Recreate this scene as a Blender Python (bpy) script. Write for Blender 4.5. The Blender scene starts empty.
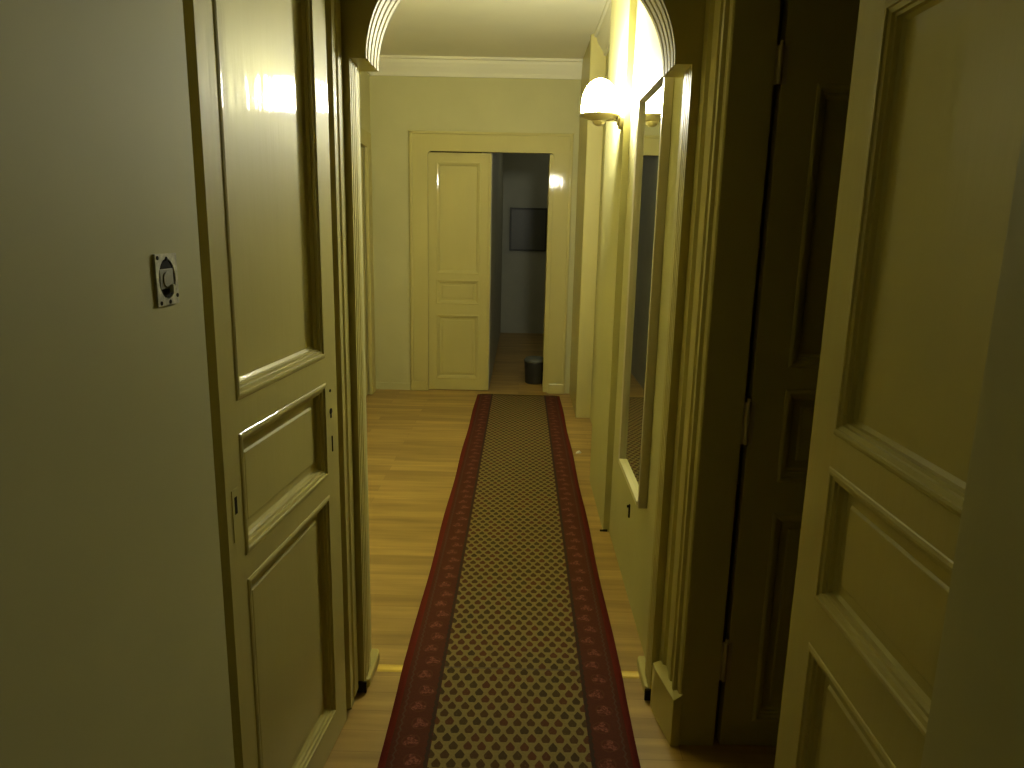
import bpy, bmesh, math
from mathutils import Vector, Matrix
C = bpy.context.scene.collection
scn = bpy.context.scene

# ------------------------------------------------------------------ materials
def mat(name, col, rough=0.5, spec=0.5, metal=0.0, coat=0.0, bump=None, var=None, emit=None, coat_rough=0.08):
    m = bpy.data.materials.new(name); m.use_nodes = True
    nt = m.node_tree; b = nt.nodes['Principled BSDF']
    b.inputs['Base Color'].default_value = (*col, 1)
    b.inputs['Roughness'].default_value = rough
    b.inputs['Specular IOR Level'].default_value = spec
    b.inputs['Metallic'].default_value = metal
    b.inputs['Coat Weight'].default_value = coat
    b.inputs['Coat Roughness'].default_value = coat_rough
    if emit:
        b.inputs['Emission Color'].default_value = (*emit[0], 1)
        b.inputs['Emission Strength'].default_value = emit[1]
    tc = nt.nodes.new('ShaderNodeTexCoord')
    def noise(scale, stretch, detail=4):
        mp = nt.nodes.new('ShaderNodeMapping'); mp.inputs['Scale'].default_value = stretch
        nt.links.new(tc.outputs['Object'], mp.inputs['Vector'])
        n = nt.nodes.new('ShaderNodeTexNoise'); n.inputs['Scale'].default_value = scale
        n.inputs['Detail'].default_value = detail
        nt.links.new(mp.outputs[0], n.inputs['Vector'])
        return n
    if var:
        sc, st, lo, hi = var
        n = noise(sc, st)
        r = nt.nodes.new('ShaderNodeValToRGB')
        r.color_ramp.elements[0].position = 0.3; r.color_ramp.elements[1].position = 0.7
        r.color_ramp.elements[0].color = (*[c*lo for c in col], 1)
        r.color_ramp.elements[1].color = (*[min(1, c*hi) for c in col], 1)
        nt.links.new(n.outputs['Fac'], r.inputs['Fac']); nt.links.new(r.outputs[0], b.inputs['Base Color'])
    if bump:
        sc, st, s, d = bump
        n = noise(sc, st, 5)
        bp = nt.nodes.new('ShaderNodeBump'); bp.inputs['Strength'].default_value = s; bp.inputs['Distance'].default_value = d
        nt.links.new(n.outputs['Fac'], bp.inputs['Height'])
        nt.links.new(bp.outputs[0], b.inputs['Normal'])
        nt.links.new(bp.outputs[0], b.inputs['Coat Normal'])
    return m

WALL = (0.505, 0.475, 0.225)
WOOD = (0.50, 0.44, 0.155)
M = {}
M['wall'] = mat('wall_paint', WALL, rough=0.65, spec=0.2, bump=(9, (1, 1, 1), 0.25, 0.004), var=(2.5, (1, 1, 1), 0.95, 1.04))
M['ceil'] = mat('ceiling_paint', (0.74, 0.71, 0.50), rough=0.8, spec=0.2, var=(2, (1, 1, 1), 0.96, 1.03))
M['wood'] = mat('enamel_wood_paint', WOOD, rough=0.5, spec=0.15, coat=0.36, coat_rough=0.055,
                bump=(40, (1, 1, 0.12), 0.6, 0.0014), var=(3, (1, 1, 0.4), 0.95, 1.04))
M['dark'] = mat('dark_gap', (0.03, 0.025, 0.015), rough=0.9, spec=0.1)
M['brass'] = mat('brass_strip', (0.75, 0.55, 0.12), rough=0.35, metal=0.6)
M['steel'] = mat('painted_hinge', (0.50, 0.43, 0.22), rough=0.35, metal=0.2)
M['plate'] = mat('old_plate_metal', (0.58, 0.55, 0.36), rough=0.5, metal=0.1, var=(90, (1, 1, 1), 0.55, 1.2))
M['glass'] = mat('mirror_glass', (0.86, 0.90, 0.84), rough=0.015, metal=1.0)
M['mframe'] = mat('mirror_frame_paint', (0.50, 0.45, 0.30), rough=0.35, spec=0.5)
M['lit_ledge'] = mat('mirror_frame_lit', (0.75, 0.70, 0.42), rough=0.35)  # lighter frame colour, lamp light on the ledge painted in
M['globe'] = mat('lamp_glass', (0.9, 0.9, 0.85), rough=0.3, emit=((1.0, 0.985, 0.79), 385.0))
M['socket'] = mat('socket_shell', (0.23, 0.21, 0.10), rough=0.6)
M['paper'] = mat('white_paper', (0.85, 0.83, 0.72), rough=0.7)
M['bag'] = mat('dark_plastic', (0.03, 0.03, 0.025), rough=0.45)
M['baglid'] = mat('grey_plastic', (0.11, 0.115, 0.095), rough=0.45)
M['hallwall'] = mat('back_hall_paint', (0.42, 0.42, 0.34), rough=0.6, spec=0.3, var=(3, (1, 1, 1), 0.92, 1.05))
M['picture'] = mat('dark_picture', (0.10, 0.10, 0.085), rough=0.4)
M['darkroom'] = mat('side_room_paint', (0.50, 0.45, 0.22), rough=0.8, spec=0.2)

def floor_mat():
    m = bpy.data.materials.new('laminate_floor'); m.use_nodes = True
    nt = m.node_tree; b = nt.nodes['Principled BSDF']
    tc = nt.nodes.new('ShaderNodeTexCoord')
    br = nt.nodes.new('ShaderNodeTexBrick')
    br.inputs['Scale'].default_value = 1.0
    br.inputs['Brick Width'].default_value = 0.85; br.inputs['Row Height'].default_value = 0.098
    br.inputs['Mortar Size'].default_value = 0.0012; br.inputs['Mortar Smooth'].default_value = 0.6
    br.inputs['Color1'].default_value = (0.49, 0.33, 0.10, 1); br.inputs['Color2'].default_value = (0.34, 0.22, 0.062, 1)
    br.inputs['Mortar'].default_value = (0.26, 0.16, 0.045, 1)
    br.offset = 0.37
    nt.links.new(tc.outputs['Object'], br.inputs['Vector'])
    mp = nt.nodes.new('ShaderNodeMapping'); mp.inputs['Scale'].default_value = (0.9, 9, 1)
    nt.links.new(tc.outputs['Object'], mp.inputs['Vector'])
    n = nt.nodes.new('ShaderNodeTexNoise'); n.inputs['Scale'].default_value = 2.2; n.inputs['Detail'].default_value = 6
    nt.links.new(mp.outputs[0], n.inputs['Vector'])
    r = nt.nodes.new('ShaderNodeValToRGB')
    r.color_ramp.elements[0].position = 0.32; r.color_ramp.elements[1].position = 0.68
    r.color_ramp.elements[0].color = (0.74, 0.72, 0.68, 1); r.color_ramp.elements[1].color = (1.12, 1.1, 1.08, 1)
    nt.links.new(n.outputs['Fac'], r.inputs['Fac'])
    mx = nt.nodes.new('ShaderNodeMix'); mx.data_type = 'RGBA'; mx.blend_type = 'MULTIPLY'; mx.inputs[0].default_value = 1
    nt.links.new(br.outputs['Color'], mx.inputs[6]); nt.links.new(r.outputs[0], mx.inputs[7])
    nt.links.new(mx.outputs[2], b.inputs['Base Color'])
    b.inputs['Roughness'].default_value = 0.38; b.inputs['Specular IOR Level'].default_value = 0.45
    return m
M['floor'] = floor_mat()

def rug_mat():
    """woven runner: staggered leaf motifs on a beige field, red floral borders, dark seam at y=2.37"""
    m = bpy.data.materials.new('woven_runner'); m.use_nodes = True
    nt = m.node_tree; b = nt.nodes['Principled BSDF']
    N = nt.nodes; L = nt.links
    def mth(op, a, c=None, d=None):
        n = N.new('ShaderNodeMath'); n.operation = op
        for i, v in enumerate((a, c, d)):
            if v is None: continue
            if isinstance(v, (int, float)): n.inputs[i].default_value = v
            else: L.new(v, n.inputs[i])
        return n.outputs[0]
    def mix(f, a, c):
        n = N.new('ShaderNodeMix'); n.data_type = 'RGBA'
        if isinstance(f, (int, float)): n.inputs[0].default_value = f
        else: L.new(f, n.inputs[0])
        for i, v in ((6, a), (7, c)):
            if isinstance(v, tuple): n.inputs[i].default_value = (*v, 1)
            else: L.new(v, n.inputs[i])
        return n.outputs[2]
    tc = N.new('ShaderNodeTexCoord'); sp = N.new('ShaderNodeSeparateXYZ'); L.new(tc.outputs['Object'], sp.inputs[0])
    wob = N.new('ShaderNodeTexNoise'); wob.inputs['Scale'].default_value = 6; L.new(tc.outputs['Object'], wob.inputs['Vector'])
    wv = mth('MULTIPLY', mth('SUBTRACT', wob.outputs['Fac'], 0.5), 0.010)
    X = mth('ADD', sp.outputs['X'], wv); Y = mth('ADD', sp.outputs['Y'], wv)
    def lattice(px, py, ysrc):
        row = mth('DIVIDE', ysrc, py)
        fr = mth('FLOOR', row)
        off = mth('MULTIPLY', mth('MODULO', mth('ABSOLUTE', fr), 2.0), 0.5)
        col = mth('ADD', mth('DIVIDE', X, px), off)
        u = mth('SUBTRACT', mth('FRACT', mth('ADD', col, 50.0)), 0.5)
        v = mth('SUBTRACT', mth('SUBTRACT', row, fr), 0.5)
        cx = mth('FLOOR', mth('ADD', col, 50.0))
        return u, v, cx, fr
    near = mth('LESS_THAN', sp.outputs['Y'], 2.372)
    u, v, cx, fr = lattice(0.0445, 0.0385, Y)
    # leaf / drop shape: tip towards +y, wide at the base
    vv = mth('ADD', v, 0.04)
    wd = mth('SUBTRACT', 0.325, mth('MULTIPLY', mth('MAXIMUM', vv, 0.0), 0.42))
    d2 = mth('ADD', mth('POWER', mth('DIVIDE', u, wd), 2.0), mth('POWER', mth('DIVIDE', vv, 0.60), 2.0))
    # bent tip
    leaf = N.new('ShaderNodeMapRange'); leaf.inputs['From Min'].default_value = 1.12; leaf.inputs['From Max'].default_value = 0.80
    L.new(d2, leaf.inputs['Value'])
    fine = N.new('ShaderNodeTexNoise'); fine.inputs['Scale'].default_value = 140; fine.inputs['Detail'].default_value = 3
    L.new(tc.outputs['Object'], fine.inputs['Vector'])
    leafm = mth('MULTIPLY', leaf.outputs[0], mth('MINIMUM', mth('MAXIMUM', mth('MULTIPLY', fine.outputs['Fac'], 2.4), 0.55), 1.0))
    wn = N.new('ShaderNodeTexWhiteNoise'); wn.noise_dimensions = '2D'
    cb = N.new('ShaderNodeCombineXYZ'); L.new(cx, cb.inputs[0]); L.new(fr, cb.inputs[1]); L.new(cb.outputs[0], wn.inputs['Vector'])
    lr = N.new('ShaderNodeValToRGB'); lr.color_ramp.interpolation = 'CONSTANT'
    e = lr.color_ramp.elements
    e[0].position = 0; e[0].color = (0.065, 0.03, 0.011, 1)
    e[1].position = 0.35; e[1].color = (0.08, 0.027, 0.012, 1)
    for p, c in ((0.6, (0.058, 0.034, 0.012, 1)), (0.8, (0.048, 0.028, 0.012, 1)), (0.93, (0.09, 0.03, 0.012, 1))):
        k = e.new(p); k.color = c
    L.new(wn.outputs['Value'], lr.inputs['Fac'])
    field0 = mix(fine.outputs['Fac'], (0.14, 0.105, 0.036), (0.27, 0.205, 0.07))
    field = mix(leafm, field0, lr.outputs[0])
    # dark seam row where the runner crosses the threshold
    seam = mth('LESS_THAN', mth('ABSOLUTE', mth('SUBTRACT', sp.outputs['Y'], 2.385)), 0.006)
    field = mix(mth('MULTIPLY', seam, 0.5), field, (0.08, 0.06, 0.05))
    # border
    ax = mth('ABSOLUTE', sp.outputs['X'])
    bx = mth('SUBTRACT', ax, 0.304)
    by = mth('SUBTRACT', mth('FRACT', mth('DIVIDE', Y, 0.085)), 0.5)
    byr = mth('MULTIPLY', by, 0.085)
    bw = mth('ADD', bx, mth('MULTIPLY', mth('SINE', mth('MULTIPLY', Y, 37.0)), 0.010))
    rr = mth('SQRT', mth('ADD', mth('POWER', bw, 2.0), mth('POWER', byr, 2.0)))
    ang = mth('ARCTAN2', byr, bw)
    petal = mth('ADD', 0.020, mth('MULTIPLY', mth('COSINE', mth('ADD', mth('MULTIPLY', ang, 3.0), mth('MULTIPLY', fine.outputs['Fac'], 4.0))), 0.007))
    fl = mth('LESS_THAN', rr, petal)
    ring = mth('LESS_THAN', mth('ABSOLUTE', mth('SUBTRACT', rr, 0.027)), 0.0025)
    bcol = mix(fine.outputs['Fac'], (0.058, 0.014, 0.008), (0.095, 0.022, 0.012))
    bcol = mix(mth('MULTIPLY', ring, 0.25), bcol, (0.13, 0.06, 0.025))
    flc = mix(fine.outputs['Fac'], (0.13, 0.03, 0.02), (0.27, 0.10, 0.06))
    bcol = mix(mth('MULTIPLY', fl, mth('MINIMUM', mth('MAXIMUM', mth('MULTIPLY', mth('SUBTRACT', fine.outputs['Fac'], 0.35), 3.5), 0.1), 0.9)), bcol, flc)
    # greyish zig-zag guard lines on both sides of the floral band
    zz = mth('MULTIPLY', mth('PINGPONG', Y, 0.016), 0.45)
    g1 = mth('LESS_THAN', mth('ABSOLUTE', mth('SUBTRACT', mth('SUBTRACT', ax, zz), 0.352)), 0.003)
    bcol = mix(mth('MULTIPLY', g1, 0.6), bcol, (0.085, 0.055, 0.035))
    g2 = mth('LESS_THAN', mth('ABSOLUTE', mth('SUBTRACT', ax, mth('ADD', 0.252, mth('MULTIPLY', zz, 0.6)))), 0.006)
    bcol = mix(mth('MULTIPLY', g2, 0.85), bcol, (0.03, 0.02, 0.015))
    outer = mth('GREATER_THAN', ax, 0.374)
    bcol = mix(outer, bcol, (0.13, 0.011, 0.007))
    isb = mth('GREATER_THAN', ax, 0.247)
    col = mix(isb, field, bcol)
    L.new(col, b.inputs['Base Color'])
    b.inputs['Roughness'].default_value = 0.85; b.inputs['Specular IOR Level'].default_value = 0.2
    bp = N.new('ShaderNodeBump'); bp.inputs['Strength'].default_value = 0.4; bp.inputs['Distance'].default_value = 0.002
    L.new(fine.outputs['Fac'], bp.inputs['Height']); L.new(bp.outputs[0], b.inputs['Normal'])
    return m
M['rug'] = rug_mat()

# ------------------------------------------------------------------ mesh helpers
def obj(name, bm, m, parent=None, smooth=False, bevel=0.0):
    bmesh.ops.remove_doubles(bm, verts=bm.verts, dist=1e-6)
    bmesh.ops.recalc_face_normals(bm, faces=bm.faces)
    me = bpy.data.meshes.new(name); bm.to_mesh(me); bm.free()
    for p in me.polygons: p.use_smooth = smooth
    o = bpy.data.objects.new(name, me); C.objects.link(o)
    o.data.materials.append(M[m] if isinstance(m, str) else m)
    if parent: o.parent = parent
    if bevel:
        bv = o.modifiers.new('bevel', 'BEVEL'); bv.width = bevel; bv.segments = 2; bv.limit_method = 'ANGLE'
    return o

def box(bm, x0, x1, y0, y1, z0, z1):
    v = [bm.verts.new((x, y, z)) for x in (x0, x1) for y in (y0, y1) for z in (z0, z1)]
    for f in ((0, 1, 3, 2), (4, 6, 7, 5), (0, 4, 5, 1), (2, 3, 7, 6), (0, 2, 6, 4), (1, 5, 7, 3)):
        bm.faces.new([v[i] for i in f])

def B(*boxes):
    bm = bmesh.new()
    for b in boxes: box(bm, *b)
    return bm

def prism(pts, z0, z1, bm=None, ztop=None):
    """vertical prism over a footprint polygon [(x, y)...]"""
    bm = bm or bmesh.new()
    n = len(pts)
    a = [bm.verts.new((x, y, z0)) for x, y in pts]
    c = [bm.verts.new((x, y, (ztop[i] if ztop else z1))) for i, (x, y) in enumerate(pts)]
    bm.faces.new(a[::-1]); bm.faces.new(c)
    for i in range(n):
        j = (i+1) % n
        bm.faces.new((a[i], a[j], c[j], c[i]))
    return bm

def prof_x(pts, x0, x1, bm=None):
    """profile [(y, z)...] swept along x"""
    bm = bm or bmesh.new(); n = len(pts)
    a = [bm.verts.new((x0, y, z)) for y, z in pts]; c = [bm.verts.new((x1, y, z)) for y, z in pts]
    bm.faces.new(a); bm.faces.new(c[::-1])
    for i in range(n):
        j = (i+1) % n; bm.faces.new((a[i], c[i], c[j], a[j]))
    return bm

def prof_y(pts, y0, y1, bm=None):
    bm = bm or bmesh.new(); n = len(pts)
    a = [bm.verts.new((x, y0, z)) for x, z in pts]; c = [bm.verts.new((x, y1, z)) for x, z in pts]
    bm.faces.new(a); bm.faces.new(c[::-1])
    for i in range(n):
        j = (i+1) % n; bm.faces.new((a[i], c[i], c[j], a[j]))
    return bm

def rings(bm, x0, x1, z0, z1, prof, fill=False, y0=0.0, s=1):
    """mitred moulding round a rectangular opening; prof = [(inset, depth)...]"""
    R = []
    for o, d in prof:
        y = y0 + s*d
        R.append([bm.verts.new(p) for p in ((x0+o, y, z0+o), (x1-o, y, z0+o), (x1-o, y, z1-o), (x0+o, y, z1-o))])
    for a, b in zip(R, R[1:]):
        for i in range(4):
            j = (i+1) % 4; bm.faces.new((a[i], a[j], b[j], b[i]))
    if fill: bm.faces.new(R[-1])
    return R

def cyl(bm, c, r, h, axis='Z', seg=20, r2=None):
    rot = {'Z': Matrix(), 'X': Matrix.Rotation(math.pi/2, 4, 'Y'), 'Y': Matrix.Rotation(math.pi/2, 4, 'X')}[axis]
    bmesh.ops.create_cone(bm, cap_ends=True, segments=seg, radius1=r, radius2=r if r2 is None else r2, depth=h,
                          matrix=Matrix.Translation(c) @ rot)

def lathe(bm, prof, c=(0, 0, 0), seg=28):
    R = []
    for r, z in prof:
        R.append([bm.verts.new((c[0]+r*math.cos(2*math.pi*k/seg), c[1]+r*math.sin(2*math.pi*k/seg), c[2]+z)) for k in range(seg)])
    for a, b in zip(R, R[1:]):
        for i in range(seg):
            j = (i+1) % seg; bm.faces.new((a[i], a[j], b[j], b[i]))
    bm.faces.new(R[0][::-1]); bm.faces.new(R[-1])

def struct(name, bm, m, parent=None, **k):
    o = obj(name, bm, m, parent, **k)
    if parent is None: o['kind'] = 'structure'
    return o

def empty(name, loc, rz=0.0):
    o = bpy.data.objects.new(name, None); C.objects.link(o)
    o.location = loc; o.rotation_euler = (0, 0, rz); o.empty_display_size = 0.1
    return o

def tag(o, label, cat, group=None):
    o['label'] = label; o['category'] = cat
    if group: o['group'] = group
    return o

# ------------------------------------------------------------------ dimensions
CEIL = 3.07
LX, RX = -0.54, 0.50          # near walls
MX = 0.508                    # wall that carries the mirror
DZ = 2.27                     # door opening height
YB = -4.2                     # wall behind the camera
FY = 7.03                     # far wall

# ------------------------------------------------------------------ shell
struct('floor', B((-3.4, 3.4, YB, 11.3, -0.06, 0)), 'floor')
struct('ceiling', B((-3.4, 3.4, YB, 11.3, CEIL, CEIL+0.06)), 'ceil')
struct('wall_back', B((LX-0.12, RX+0.15, YB-0.1, YB, 0, CEIL)), 'wall')
# left wall beside the camera with the opening of the near door
struct('wall_left', B((LX-0.11, LX, YB, 1.232, 0, CEIL), (LX-0.11, LX, 1.232, 2.115, 2.31, CEIL),
                      (LX-0.11, LX-0.012, 2.16, 2.46, 0, CEIL)), 'wall')
# right wall beside the camera with its wide double door opening
struct('wall_right', B((RX, RX+0.15, YB, 0.775, 0, CEIL), (RX+0.03, RX+0.15, 0.775, 2.07, 2.31, CEIL),
                       (RX+0.03, RX+0.15, 2.065, 2.46, 0, CEIL)), 'wall')
struct('wall_mirror_side', B((MX, MX+0.15, 2.44, 3.69, 0, CEIL)), 'wall')
struct('wall_lamp_side', B((0.475, 0.66, 3.69, 4.5, 0, CEIL)), 'wall')
struct('wall_right_far', B((0.62, 0.77, 4.5, 6.08, 0, CEIL)), 'wall')
struct('wall_far', B((-1.42, -0.90, FY, FY+0.13, 0, CEIL), (0.285, 0.77, FY, FY+0.13, 0, CEIL),
                     (-0.90, 0.285, FY, FY+0.13, DZ+0.01, CEIL)), 'wall')
struct('wall_left_far', B((-1.55, -1.42, 2.40, 6.0, 0, CEIL), (-1.55, -1.42, 6.0, 6.80, 2.27, CEIL), (-1.55, -1.42, 6.80, FY+0.13, 0, CEIL)), 'wall')
struct('wall_arch_return', B((-1.55, LX-0.06, 2.36, 2.46, 0, CEIL)), 'wall')
# side rooms behind the near doors
struct('wall_side_room_right', B((2.6, 2.7, YB, 4.6, 0, CEIL), (0.65, 2.7, 4.5, 4.6, 0, CEIL), (0.65, 2.7, YB-0.1, YB, 0, CEIL)), 'darkroom')
struct('wall_side_room_left', B((-2.6, -2.5, YB, 2.4, 0, CEIL), (-2.6, -0.65, YB-0.1, YB, 0, CEIL), (-2.6, -1.55, 2.36, 2.46, 0, CEIL)), 'darkroom')
# back hall behind the far door
struct('wall_back_hall', B((-0.40, -0.30, FY+0.13, 11.16, 0, CEIL), (1.30, 1.40, FY+0.13, 11.16, 0, CEIL),
                           (-0.40, 1.40, 11.16, 11.26, 0, CEIL)), 'hallwall')
# pier / casing at the end of the right wall
struct('trim_1', B((0.495, 0.625, 6.08, 6.12, 0, CEIL), (0.50, 0.62, 6.12, FY, 0, CEIL)), 'wood', bevel=0.008)
# cornice on the far wall and along the sides
cor = [(FY, 2.915), (FY-0.018, 2.915), (FY-0.024, 2.935), (FY-0.030, 2.95), (FY-0.055, 2.985), (FY-0.075, 3.02), (FY-0.082, 3.045), (FY-0.10, 3.05), (FY-0.10, CEIL), (FY, CEIL)]
struct('trim_2', prof_x(cor, -1.42, 0.50), 'ceil')
cr = [(0.62-(FY-y), z) for y, z in cor]
struct('trim_3', prof_y(cr, 4.5, 6.08), 'ceil')
cl = [(-1.42+(FY-y), z) for y, z in cor]
struct('trim_4', prof_y(cl, 2.46, FY-0.02), 'ceil')
# brass threshold strip under the arch
struct('trim_5', prof_x([(2.375, 0), (2.382, 0.004), (2.398, 0.006), (2.414, 0.004), (2.42, 0)], LX+0.045, 0.465), 'brass')
# baseboards of the far hall
struct('baseboard_far', B((-1.42, -1.06, FY-0.012, FY, 0, 0.07)), 'wall', bevel=0.003)

# ------------------------------------------------------------------ archway
def arch_pts(a, b, zs, n, cx):
    return [(cx + a*math.cos(t), zs + b*math.sin(t)) for t in [math.pi*k/n for k in range(n+1)]]
ACX, AZ = -0.018, 2.068
def arch_layer(a, b, y0, y1, bm, outx=(-0.56, 0.535), ztop=CEIL, n=48):
    """spandrel board with the arched opening cut out"""
    P = arch_pts(a, b, AZ, n, ACX)[::-1]       # left to right
    def tri(y):
        lo = [bm.verts.new((x, y, z)) for x, z in P]
        hi = [bm.verts.new((outx[0] + (outx[1]-outx[0])*k/n, y, ztop)) for k in range(n+1)]
        cl_, cr_ = bm.verts.new((outx[0], y, AZ)), bm.verts.new((outx[1], y, AZ))
        return lo, hi, cl_, cr_
    A, Bk = tri(y0), tri(y1)
    for S in (A, Bk):
        lo, hi, c0, c1 = S
        for k in range(n): bm.faces.new((lo[k], lo[k+1], hi[k+1], hi[k]))
        bm.faces.new((c0, lo[0], hi[0])); bm.faces.new((lo[-1], c1, hi[-1]))
    for k in range(n):
        bm.faces.new((A[0][k], Bk[0][k], Bk[0][k+1], A[0][k+1]))
        bm.faces.new((A[1][k], A[1][k+1], Bk[1][k+1], Bk[1][k]))
    bm.faces.new((A[2], Bk[2], Bk[0][0], A[0][0])); bm.faces.new((A[0][-1], Bk[0][-1], Bk[3], A[3]))
    bm.faces.new((A[2], A[1][0], Bk[1][0], Bk[2])); bm.faces.new((A[3], Bk[3], Bk[1][-1], A[1][-1]))
bm = bmesh.new()
ed = [2.25, 2.266, 2.282, 2.312, 2.326, 2.356, 2.370, 2.400, 2.414, 2.44]
for k, (y0, y1) in enumerate(zip(ed, ed[1:])):
    g = 0.007 if k % 2 else 0.0
    arch_layer(0.446+g, 0.38+g, y0, y1, bm)
arch = struct('trim_6', bm, 'wood')
# jambs below the arch, their inner faces fluted
def jamb(sx, xin, xout, z0):
    pts = [(xin, 2.25)]
    for a, b in ((2.262, 2.272), (2.288, 2.296), (2.312, 2.320)):
        pts += [(xin, a), (xin-sx*0.009, a+0.001), (xin-sx*0.009, b-0.001), (xin, b)]
    pts += [(xin, 2.352), (xout, 2.352), (xout, 2.25)]
    pts = [(x, y) for x, y in pts]
    return prism(pts, z0, AZ)
jl = struct('arch_jamb', jamb(1, -0.512, -0.575, 0.0), 'wood', arch)
jr = struct('arch_jamb', jamb(-1, 0.478, 0.535, 0.0), 'wood', arch)
# wall body behind the wooden archway, up to the hall face, with worn plinths
struct('plinth', prism([(-0.60, 2.275), (-0.505, 2.275), (-0.499, 2.285), (-0.499, 2.45), (-0.505, 2.47), (-0.60, 2.47)], 0, 0.035), 'wood', arch, bevel=0.006)
struct('plinth', prism([(0.56, 2.275), (0.474, 2.275), (0.467, 2.285), (0.467, 2.45), (0.474, 2.47), (0.56, 2.47)], 0, 0.035), 'wood', arch, bevel=0.006)
struct('arch_backing', B((-0.60, -0.530, 2.352, 2.46, 0, AZ), (0.497, 0.56, 2.352, 2.46, 0, AZ)), 'wall', arch)
struct('dark_notch', B((-0.545, -0.505, 2.243, 2.252, 0.004, 0.045)), 'dark', arch)  # thin dark blocks at the feet of both jambs
struct('dark_notch', B((0.462, 0.50, 2.243, 2.252, 0.004, 0.045)), 'dark', arch)

# left door post between leaf and arch (ridged)
pts = [(-0.60, 2.115), (-0.545, 2.115), (-0.530, 2.125), (-0.528, 2.150), (-0.536, 2.158), (-0.536, 2.178), (-0.530, 2.186), (-0.530, 2.235), (-0.548, 2.25), (-0.60, 2.25)]
struct('trim_7', prism(pts, 0.03, CEIL), 'wood')
struct('trim_8', B((-0.645, -0.560, 1.217, 1.245, 0, 2.31), (-0.645, -0.535, 1.217, 2.115, 2.285, 2.31), (-0.598, -0.537, 2.16, 2.2, 0.0, 0.03)), 'wood')

# right door frame: reveal lining + ridged casing towards the corridor
pts = [(0.645, 2.03), (0.531, 2.03), (0.526, 2.036), (0.524, 2.060), (0.514, 2.066), (0.512, 2.078), (0.520, 2.084), (0.521, 2.106),
       (0.513, 2.112), (0.511, 2.128), (0.517, 2.134), (0.516, 2.190), (0.506, 2.200), (0.504, 2.25), (0.56, 2.25), (0.56, 2.066), (0.645, 2.066)]
tr = struct('trim_9', prism(pts, 0.0, CEIL), 'wood')
pp = [(0.535, 2.022), (0.507, 2.022), (0.478, 2.19), (0.478, 2.225), (0.535, 2.225)]
struct('plinth_block', prism(pp, 0.0, 0, ztop=[0.185, 0.163, 0.163, 0.163, 0.185]), 'wood', tr, bevel=0.002)
struct('trim_10', B((0.53, 0.645, 0.775, 2.03, 2.285, 2.31), (0.515, 0.645, 0.775, 0.785, 0, 2.31)), 'wood')

# ------------------------------------------------------------------ panelled door leaves
MOULD = [(-0.007, 0), (-0.005, -0.002), (0.001, -0.0035), (0.006, -0.003), (0.007, 0.001), (0.011, 0.002), (0.0155, 0.003), (0.0165, 0.009), (0.022, 0.010), (0.023, 0.019), (0.030, 0.024)]
def door_leaf(name, W, H, T, stile, panels, loc, rz, near_stile=None, raised=(False, True, True), sc=1.0, mir=False):
    """local x along the leaf, front face y=0 looking to -y; panels = [(z0, z1)...] from the top down"""
    root = empty(name, loc, rz); root['kind'] = 'structure'
    sa, sb = (near_stile or stile), stile
    bm = bmesh.new()
    box(bm, 0, sa, 0, T, 0.006, H); box(bm, W-sb, W, 0, T, 0.006, H)
    zs = [H] + [z for p in panels for z in (p[1], p[0])] + [0.006]
    for k in range(0, len(zs), 2):
        box(bm, sa, W-sb, 0, T, zs[k+1], zs[k])
    obj('leaf_frame', bm, 'wood', root)
    prof = [(o*sc, d) for o, d in MOULD]
    for (z0, z1), rs in zip(panels, raised):
        bm = bmesh.new()
        rings(bm, sa, W-sb, z0, z1, prof, y0=0, s=1)
        rings(bm, sa, W-sb, z0, z1, prof, y0=T, s=-0.5)
        obj('moulding', bm, 'wood', root)
        bm = bmesh.new(); o = prof[-1][0]
        if rs:
            rings(bm, sa, W-sb, z0, z1, [(o-0.004, 0.0241), (o+0.020, 0.0241), (o+0.024, 0.0195), (o+0.026, 0.0190)], fill=True)
        else:
            rings(bm, sa, W-sb, z0, z1, [(o-0.004, 0.0241), (o+0.02, 0.0241)], fill=True)
        rings(bm, sa, W-sb, z0, z1, [(o-0.004, T-0.0125), (o+0.02, T-0.0125)], fill=True)
        obj('panel', bm, 'wood', root)
    return root

R5 = math.radians(5.0)
# near left leaf: local x runs from the near edge (y=1.41) to the far edge (y=2.10); front looks to +x
W1 = 0.690
# front normal (-y local) must point to +x: rotate +90 deg minus the 5 deg ajar
d1 = door_leaf('door_1', W1, 2.275, 0.04, 0.098, [(1.236, 2.165), (0.885, 1.150), (0.110, 0.815)],
               (-0.5995, 1.412, 0), math.pi/2 - R5, near_stile=0.078)
def pl(bm, x0, x1, z0, z1, y0=-0.003, y1=0.001): box(bm, x0, x1, y0, y1, z0, z1)
kp = obj('keyhole_plate', B((0.024, 0.050, -0.0015, 0.001, 0.930, 1.045)), 'wood', d1)
obj('keyhole', B((0.033, 0.043, -0.0022, 0.0, 0.990, 1.028)), 'dark', kp)
bm = bmesh.new(); cyl(bm, (0.632, -0.0008, 1.127), 0.0045, 0.003, 'Y', 12); obj('screw_hole', bm, 'dark', d1)
bm = bmesh.new(); cyl(bm, (0.633, -0.0008, 1.066), 0.0085, 0.003, 'Y', 16); box(bm, 0.630, 0.636, -0.002, 0, 1.046, 1.064); obj('spindle_hole', bm, 'dark', d1)
obj('key_slot', B((0.635, 0.640, -0.002, 0, 0.943, 0.990)), 'dark', d1)

# near right leaf, closed: front looks to -x; local x runs from its free edge (y=1.44) toward the camera
d2 = door_leaf('door_2', 0.655, 2.275, 0.04, 0.085, [(1.236, 1.975), (0.895, 1.158), (0.10, 0.785)],
               (0.60, 1.440, 0), -math.pi/2, near_stile=0.108)
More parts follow.
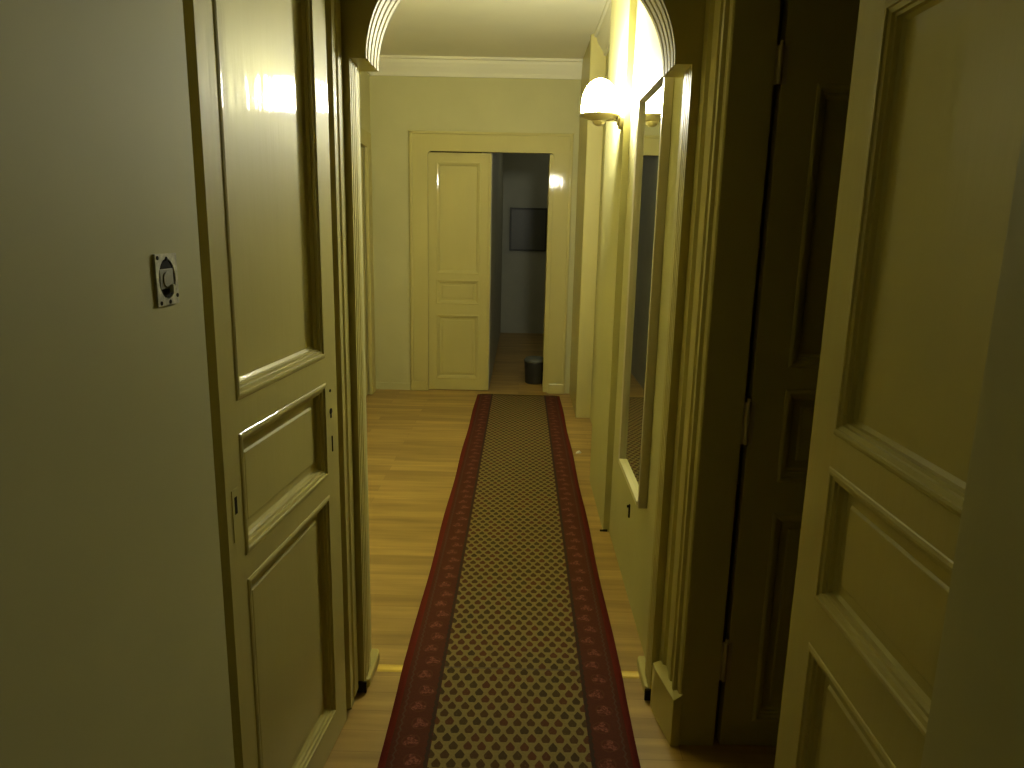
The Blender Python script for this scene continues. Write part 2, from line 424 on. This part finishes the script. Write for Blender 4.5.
# its partner, swung 90 degrees into the side room, face to the camera
d3 = door_leaf('door_3', 0.64, 2.275, 0.04, 0.10, [(1.236, 1.975), (0.895, 1.158), (0.10, 0.785)], (0.666, 2.030, 0), 0.0)
for z0, z1 in ((0.235, 0.365), (1.000, 1.125), (1.978, 2.072)):
    bm = B((-0.020, 0.012, -0.001, 0.004, z0, z1)); cyl(bm, (-0.008, -0.002, (z0+z1)/2), 0.0065, z1-z0, 'Z', 14)
    cyl(bm, (-0.008, -0.002, z1+0.006), 0.004, 0.012, 'Z', 12)
    obj('hinge', bm, 'steel', d3)

# far double door: fixed left leaf, right leaf swung open
d4 = door_leaf('door_4', 0.590, 2.262, 0.04, 0.105, [(1.150, 2.175), (0.860, 1.085), (0.120, 0.748)], (-0.893, FY+0.028, 0), 0.0, sc=1.0, near_stile=0.078)
obj('meeting_bead', B((0.567, 0.592, -0.012, 0.0, 0.01, 2.258)), 'wood', d4, bevel=0.004)
d5 = door_leaf('door_5', 0.585, 2.262, 0.04, 0.10, [(1.150, 2.175), (0.860, 1.085), (0.120, 0.748)], (0.279, FY+0.012, 0), math.radians(89))
bm = bmesh.new(); cyl(bm, (0.545, -0.022, 1.02), 0.008, 0.045, 'Y', 12); cyl(bm, (0.545-0.04, -0.045, 1.02), 0.008, 0.10, 'X', 12)
obj('handle', bm, 'steel', d5)
# far door casing with softly rounded inner corners
def casing(x0, x1, zt, w, y0, y1, xi0, xi1, zi, r=0.035, seg=6):
    bm = bmesh.new()
    inner = [(xi0, 0.0)] + [(xi0 + r - r*math.cos(t), zi - r + r*math.sin(t)) for t in [math.pi/2*k/seg for k in range(seg+1)]] \
          + [(xi1 - r + r*math.sin(t), zi - r + r*math.cos(t)) for t in [math.pi/2*k/seg for k in range(seg+1)]] + [(xi1, 0.0)]
    n = len(inner); h = n//2
    outer = []
    for k, (x, z) in enumerate(inner):
        if k == 0: outer.append((x0, 0.0))
        elif k < h-1: outer.append((x0, min(zt, z + (zt-zi)*k/(h-1))))
        elif k == h-1: outer.append((x0, zt))
        elif k == h: outer.append((x1, zt))
        elif k < n-1: outer.append((x1, min(zt, z + (zt-zi)*(n-1-k)/(h-1))))
        else: outer.append((x1, 0.0))
    I0 = [bm.verts.new((x, y0, z)) for x, z in inner]; I1 = [bm.verts.new((x, y1, z)) for x, z in inner]
    O0 = [bm.verts.new((x, y0, z)) for x, z in outer]; O1 = [bm.verts.new((x, y1, z)) for x, z in outer]
    for k in range(n-1):
        bm.faces.new((I0[k], I0[k+1], O0[k+1], O0[k])); bm.faces.new((I1[k], O1[k], O1[k+1], I1[k+1]))
        bm.faces.new((I0[k], I1[k], I1[k+1], I0[k+1])); bm.faces.new((O0[k], O0[k+1], O1[k+1], O1[k]))
    bm.faces.new((I0[0], O0[0], O1[0], I1[0])); bm.faces.new((I0[-1], I1[-1], O1[-1], O0[-1]))
    return bm
tf = struct('trim_11', casing(-1.052, 0.440, 2.435, 0, FY-0.022, FY+0.03, -0.893, 0.279, DZ), 'wood')
# raised outer lip and inner bead of that casing
bm = bmesh.new()
for a, b, zt in ((-1.062, 0.450, 2.445),):
    box(bm, a, a+0.028, FY-0.034, FY, 0, zt); box(bm, b-0.028, b, FY-0.034, FY, 0, zt); box(bm, a, b, FY-0.034, FY, zt-0.026, zt)
obj('outer_lip', bm, 'wood', tf, bevel=0.006)
obj('base_block', B((-1.064, -0.905, FY-0.036, FY-0.01, 0, 0.10), (0.290, 0.452, FY-0.036, FY-0.01, 0, 0.10)), 'wood', tf, bevel=0.008)
# casing and closed door at the far end of the left wall
tl = struct('trim_12', B((-1.43, -1.395, 6.78, 6.93, 0, 2.40), (-1.43, -1.395, 5.87, 6.02, 0, 2.40), (-1.43, -1.395, 6.02, 6.78, 2.27, 2.40)), 'wood', bevel=0.006)
d6 = door_leaf('door_6', 0.758, 2.262, 0.04, 0.11, [(1.150, 2.175), (0.860, 1.085), (0.120, 0.748)], (-1.44, 6.021, 0), math.pi/2)

# ------------------------------------------------------------------ runner
bm = bmesh.new()
ny, nx = 120, 16
for j in range(ny+1):
    y = YB+0.4 + (6.87-YB-0.4)*j/ny
    for i in range(nx+1):
        x = -0.40 + 0.80*i/nx
        e = 0.003*math.sin(y*5.1+1) * (abs(x)/0.4)**3 * (1 if x > 0 else -1)
        z = 0.009 + 0.0016*math.sin(y*3.3+x*4)
        if i in (0, nx): z = 0.002
        if abs(y-2.39) < 0.06: z += 0.004
        bm.verts.new((x+e, y, z))
bm.verts.ensure_lookup_table()
for j in range(ny):
    for i in range(nx):
        a = j*(nx+1)+i
        bm.faces.new([bm.verts[k] for k in (a, a+1, a+nx+2, a+nx+1)])
rug = obj('runner_rug', bm, 'rug', smooth=True)
sd = rug.modifiers.new('thick', 'SOLIDIFY'); sd.thickness = 0.006; sd.offset = -1
for v in rug.data.vertices: v.co.z += 0.005
tag(rug, 'long woven runner rug with red floral borders and small dark leaf motifs', 'rug')

# ------------------------------------------------------------------ mirror on the right wall
ZA, ZB, YA, YC = 0.565, 2.12, 2.685, 3.22
mr = empty('wall_mirror', (MX, (YA+YC)/2, ZA))
tag(mr, 'tall wall mirror with slim painted frame hung on the right wall past the arch', 'mirror')
def mpart(n, bx, m, **k):
    b = B(*[(a-MX, c-MX, d-(YA+YC)/2, e-(YA+YC)/2, f-ZA, g-ZA) for a, c, d, e, f, g in bx]); return obj(n, b, m, mr, **k)
mpart('mirror_glass', [(0.489, 0.5075, YA, YC, ZA, ZB)], 'glass')
mpart('frame_side', [(0.474, 0.5075, YA-0.022, YA, ZA-0.022, ZB+0.022)], 'mframe', bevel=0.002)
mpart('frame_side', [(0.474, 0.5075, YC, YC+0.05, ZA-0.022, ZB+0.022)], 'mframe', bevel=0.002)
mpart('frame_top', [(0.470, 0.5075, YA, YC, ZB, ZB+0.022)], 'mframe', bevel=0.002)
mpart('frame_ledge', [(0.470, 0.5075, YA, YC, ZA-0.022, ZA)], 'lit_ledge', bevel=0.002)
bm = B((0.502, 0.508, 3.050, 3.062, 0.345, 0.405)); cyl(bm, (0.500, 3.056, 0.397), 0.006, 0.012, 'X', 10)
tag(obj('wall_hook', bm, 'dark'), 'small dark metal hook on the wall just under the mirror', 'hook')

# ------------------------------------------------------------------ wall lamp
LY, LZ, LXC = 3.74, 2.21, 0.36
lamp = empty('wall_lamp', (0.475, LY, LZ-0.09)); tag(lamp, 'glaring wall lamp with lit globe at the top of the right wall beyond the mirror', 'lamp')
bm = bmesh.new(); cyl(bm, (-0.008, 0, 0), 0.045, 0.018, 'X', 28); cyl(bm, (-0.020, 0, 0), 0.028, 0.012, 'X', 24); obj('back_plate', bm, 'steel', lamp)
bm = bmesh.new(); cyl(bm, (-0.055, 0, 0), 0.009, 0.07, 'X', 14); lathe(bm, [(0.012, -0.018), (0.030, -0.006), (0.034, 0.012), (0.022, 0.020)], (LXC-0.475, 0, -0.012)); obj('arm', bm, 'steel', lamp, smooth=True)
bm = bmesh.new()
pr = [(0.030, 0.0), (0.086, 0.004), (0.088, 0.012), (0.088, 0.045)] + [(0.088*math.cos(t)+0.001, 0.045+0.130*math.sin(t)) for t in [math.pi/2*k/10 for k in range(1, 11)]]
lathe(bm, pr, (LXC-0.475, 0, 0.012)); obj('lamp_globe', bm, 'globe', lamp, smooth=True)
bm = bmesh.new()
lathe(bm, [(0.010, -0.018), (0.034, -0.014), (0.070, -0.004), (0.094, 0.006), (0.098, 0.014), (0.094, 0.014), (0.090, 0.008), (0.02, 0.002)], (LXC-0.475, 0, 0.008))
obj('shade_holder', bm, 'steel', lamp, smooth=True)

# ------------------------------------------------------------------ open switch box on the left wall
sb = empty('switch_box', (LX, 1.106, 1.511)); tag(sb, 'open wall switch box with bare metal plate and missing cover on the left wall', 'switch')
bm = bmesh.new()
hw, hh, ro, n = 0.0335, 0.0385, 0.028, 32
def sq(t):
    c, s = math.cos(t), math.sin(t); k = 1/max(abs(c), abs(s)); return hw*c*k, hh*s*k
V = []
for y in (0.0, 0.0035):
    outer = [bm.verts.new((y, *sq(2*math.pi*k/n))) for k in range(n)]
    inner = [bm.verts.new((y, ro*0.93*math.cos(2*math.pi*k/n), ro*1.08*math.sin(2*math.pi*k/n) + 0.001)) for k in range(n)]
    V.append((outer, inner))
for k in range(n):
    j = (k+1) % n
    (o0, i0), (o1, i1) = V
    bm.faces.new((o1[k], o1[j], i1[j], i1[k])); bm.faces.new((o0[k], i0[k], i0[j], o0[j]))
    bm.faces.new((o0[k], o0[j], o1[j], o1[k])); bm.faces.new((i0[k], i1[k], i1[j], i0[j]))
obj('mounting_plate', bm, 'plate', sb)
bm = bmesh.new(); cyl(bm, (0.0012, 0, 0.001), ro*1.02, 0.002, 'X', 32); obj('box_cavity', bm, 'dark', sb)
bm = bmesh.new(); box(bm, 0.0015, 0.0035, -0.0225, 0.020, -0.014, 0.016); cyl(bm, (0.0035, -0.002, 0.0), 0.012, 0.003, 'X', 20)
obj('switch_mechanism', bm, 'socket', sb, bevel=0.002)
for y, z in ((-0.027, 0.033), (0.028, -0.026), (-0.024, -0.034), (0.0, 0.031), (0.004, -0.034)):
    bm = bmesh.new(); cyl(bm, (0.0036, y, z), 0.0032, 0.0016, 'X', 10); obj('screw', bm, 'dark', sb)
obj('claw', B((0.003, 0.009, 0.006, 0.011, -0.020, -0.008)), 'plate', sb)

# scrap of paper on the floor against the right wall
bm = bmesh.new()
pts = [(0, 0), (0.03, 0.006), (0.045, 0.03), (0.028, 0.048), (0.004, 0.036)]
top = [bm.verts.new((x, y, 0.004+0.010*(i % 2))) for i, (x, y) in enumerate(pts)]; bot = [bm.verts.new((x, y, 0.001)) for x, y in pts]
ct = bm.verts.new((0.022, 0.022, 0.016))
for i in range(5):
    j = (i+1) % 5; bm.faces.new((top[i], top[j], ct)); bm.faces.new((bot[i], bot[j], top[j], top[i]))
bm.faces.new(bot[::-1])
sc_ = obj('paper_scrap', bm, M['paper']); sc_.location = (0.425, 5.06, 0)
tag(sc_, 'tiny white paper scrap lying on the floor against the right wall', 'paper scrap')
wl = bpy.data.objects['wall_lamp_side']
struct('dark_notch', B((0.458, 0.475, 3.688, 3.70, 0.0, 0.006), (0.474, 0.498, 3.686, 3.690, 0.0, 0.012)), 'dark', wl)  # low dark blocks at the foot of the wall step

# ------------------------------------------------------------------ dim hall beyond the far door
pc = empty('framed_picture', (0.09, 11.16, 1.25)); tag(pc, 'dark rectangular picture on the back wall seen through the far doorway', 'picture')
obj('picture_frame', B((-0.28, -0.255, -0.03, -0.002, 0, 0.63), (0.255, 0.28, -0.03, -0.002, 0, 0.63), (-0.255, 0.255, -0.03, -0.002, 0, 0.025), (-0.255, 0.255, -0.03, -0.002, 0.605, 0.63)), 'bag', pc, bevel=0.003)
obj('picture_canvas', B((-0.255, 0.255, -0.018, -0.006, 0.025, 0.605)), 'picture', pc)
bn = empty('waste_bin', (0.165, 7.50, 0.0)); tag(bn, 'small dark rounded bin on the floor just inside the far doorway', 'bin')
bm = bmesh.new(); lathe(bm, [(0.090, 0.0), (0.100, 0.01), (0.112, 0.22), (0.115, 0.235)]); obj('bin_body', bm, 'bag', bn, smooth=True)
bm = bmesh.new(); lathe(bm, [(0.118, 0.232), (0.118, 0.246), (0.096, 0.272), (0.03, 0.284), (0.004, 0.286)]); obj('bin_lid', bm, 'baglid', bn, smooth=True)

# ------------------------------------------------------------------ camera
f, pitch, yaw, roll = 728.0, 0.21258, -0.00946, 0.02154
cp, sp_, cy, sy, crr, srr = math.cos(pitch), math.sin(pitch), math.cos(yaw), math.sin(yaw), math.cos(roll), math.sin(roll)
F = Vector((sy*cp, cy*cp, -sp_)); Rt = Vector((cy, -sy, 0)); U = Rt.cross(F)
X = crr*Rt + srr*U; Yv = crr*U - srr*Rt
cam = bpy.data.cameras.new('camera'); co = bpy.data.objects.new('camera', cam); C.objects.link(co)
cam.sensor_width = 36; cam.lens = f/1024*36; cam.clip_start = 0.02
mw = Matrix((X, Yv, -F)).transposed().to_4x4(); mw.translation = Vector((0, 0, 1.6))
co.matrix_world = mw
scn.camera = co

# unseen point light added to brighten the back hall, no fitting modelled
ld = bpy.data.lights.new('hall_fill_light', 'POINT'); ld.energy = 3.6; ld.color = (1.0, 0.96, 0.72); ld.shadow_soft_size = 0.15
lo = bpy.data.objects.new('hall_fill_light', ld); C.objects.link(lo); lo.location = (0.95, 9.6, 2.6)

# ------------------------------------------------------------------ world and colour
w = bpy.data.worlds.new('world'); scn.world = w; w.use_nodes = True
w.node_tree.nodes['Background'].inputs[0].default_value = (0.02, 0.02, 0.02, 1)
w.node_tree.nodes['Background'].inputs[1].default_value = 0.1
vs = scn.view_settings
vs.view_transform = 'Standard'; vs.look = 'None'; vs.gamma = 1.0; vs.use_curve_mapping = False; vs.exposure = 0.0
scn.cycles.use_denoising = True
scn.cycles.max_bounces = 14; scn.cycles.diffuse_bounces = 10; scn.cycles.glossy_bounces = 6
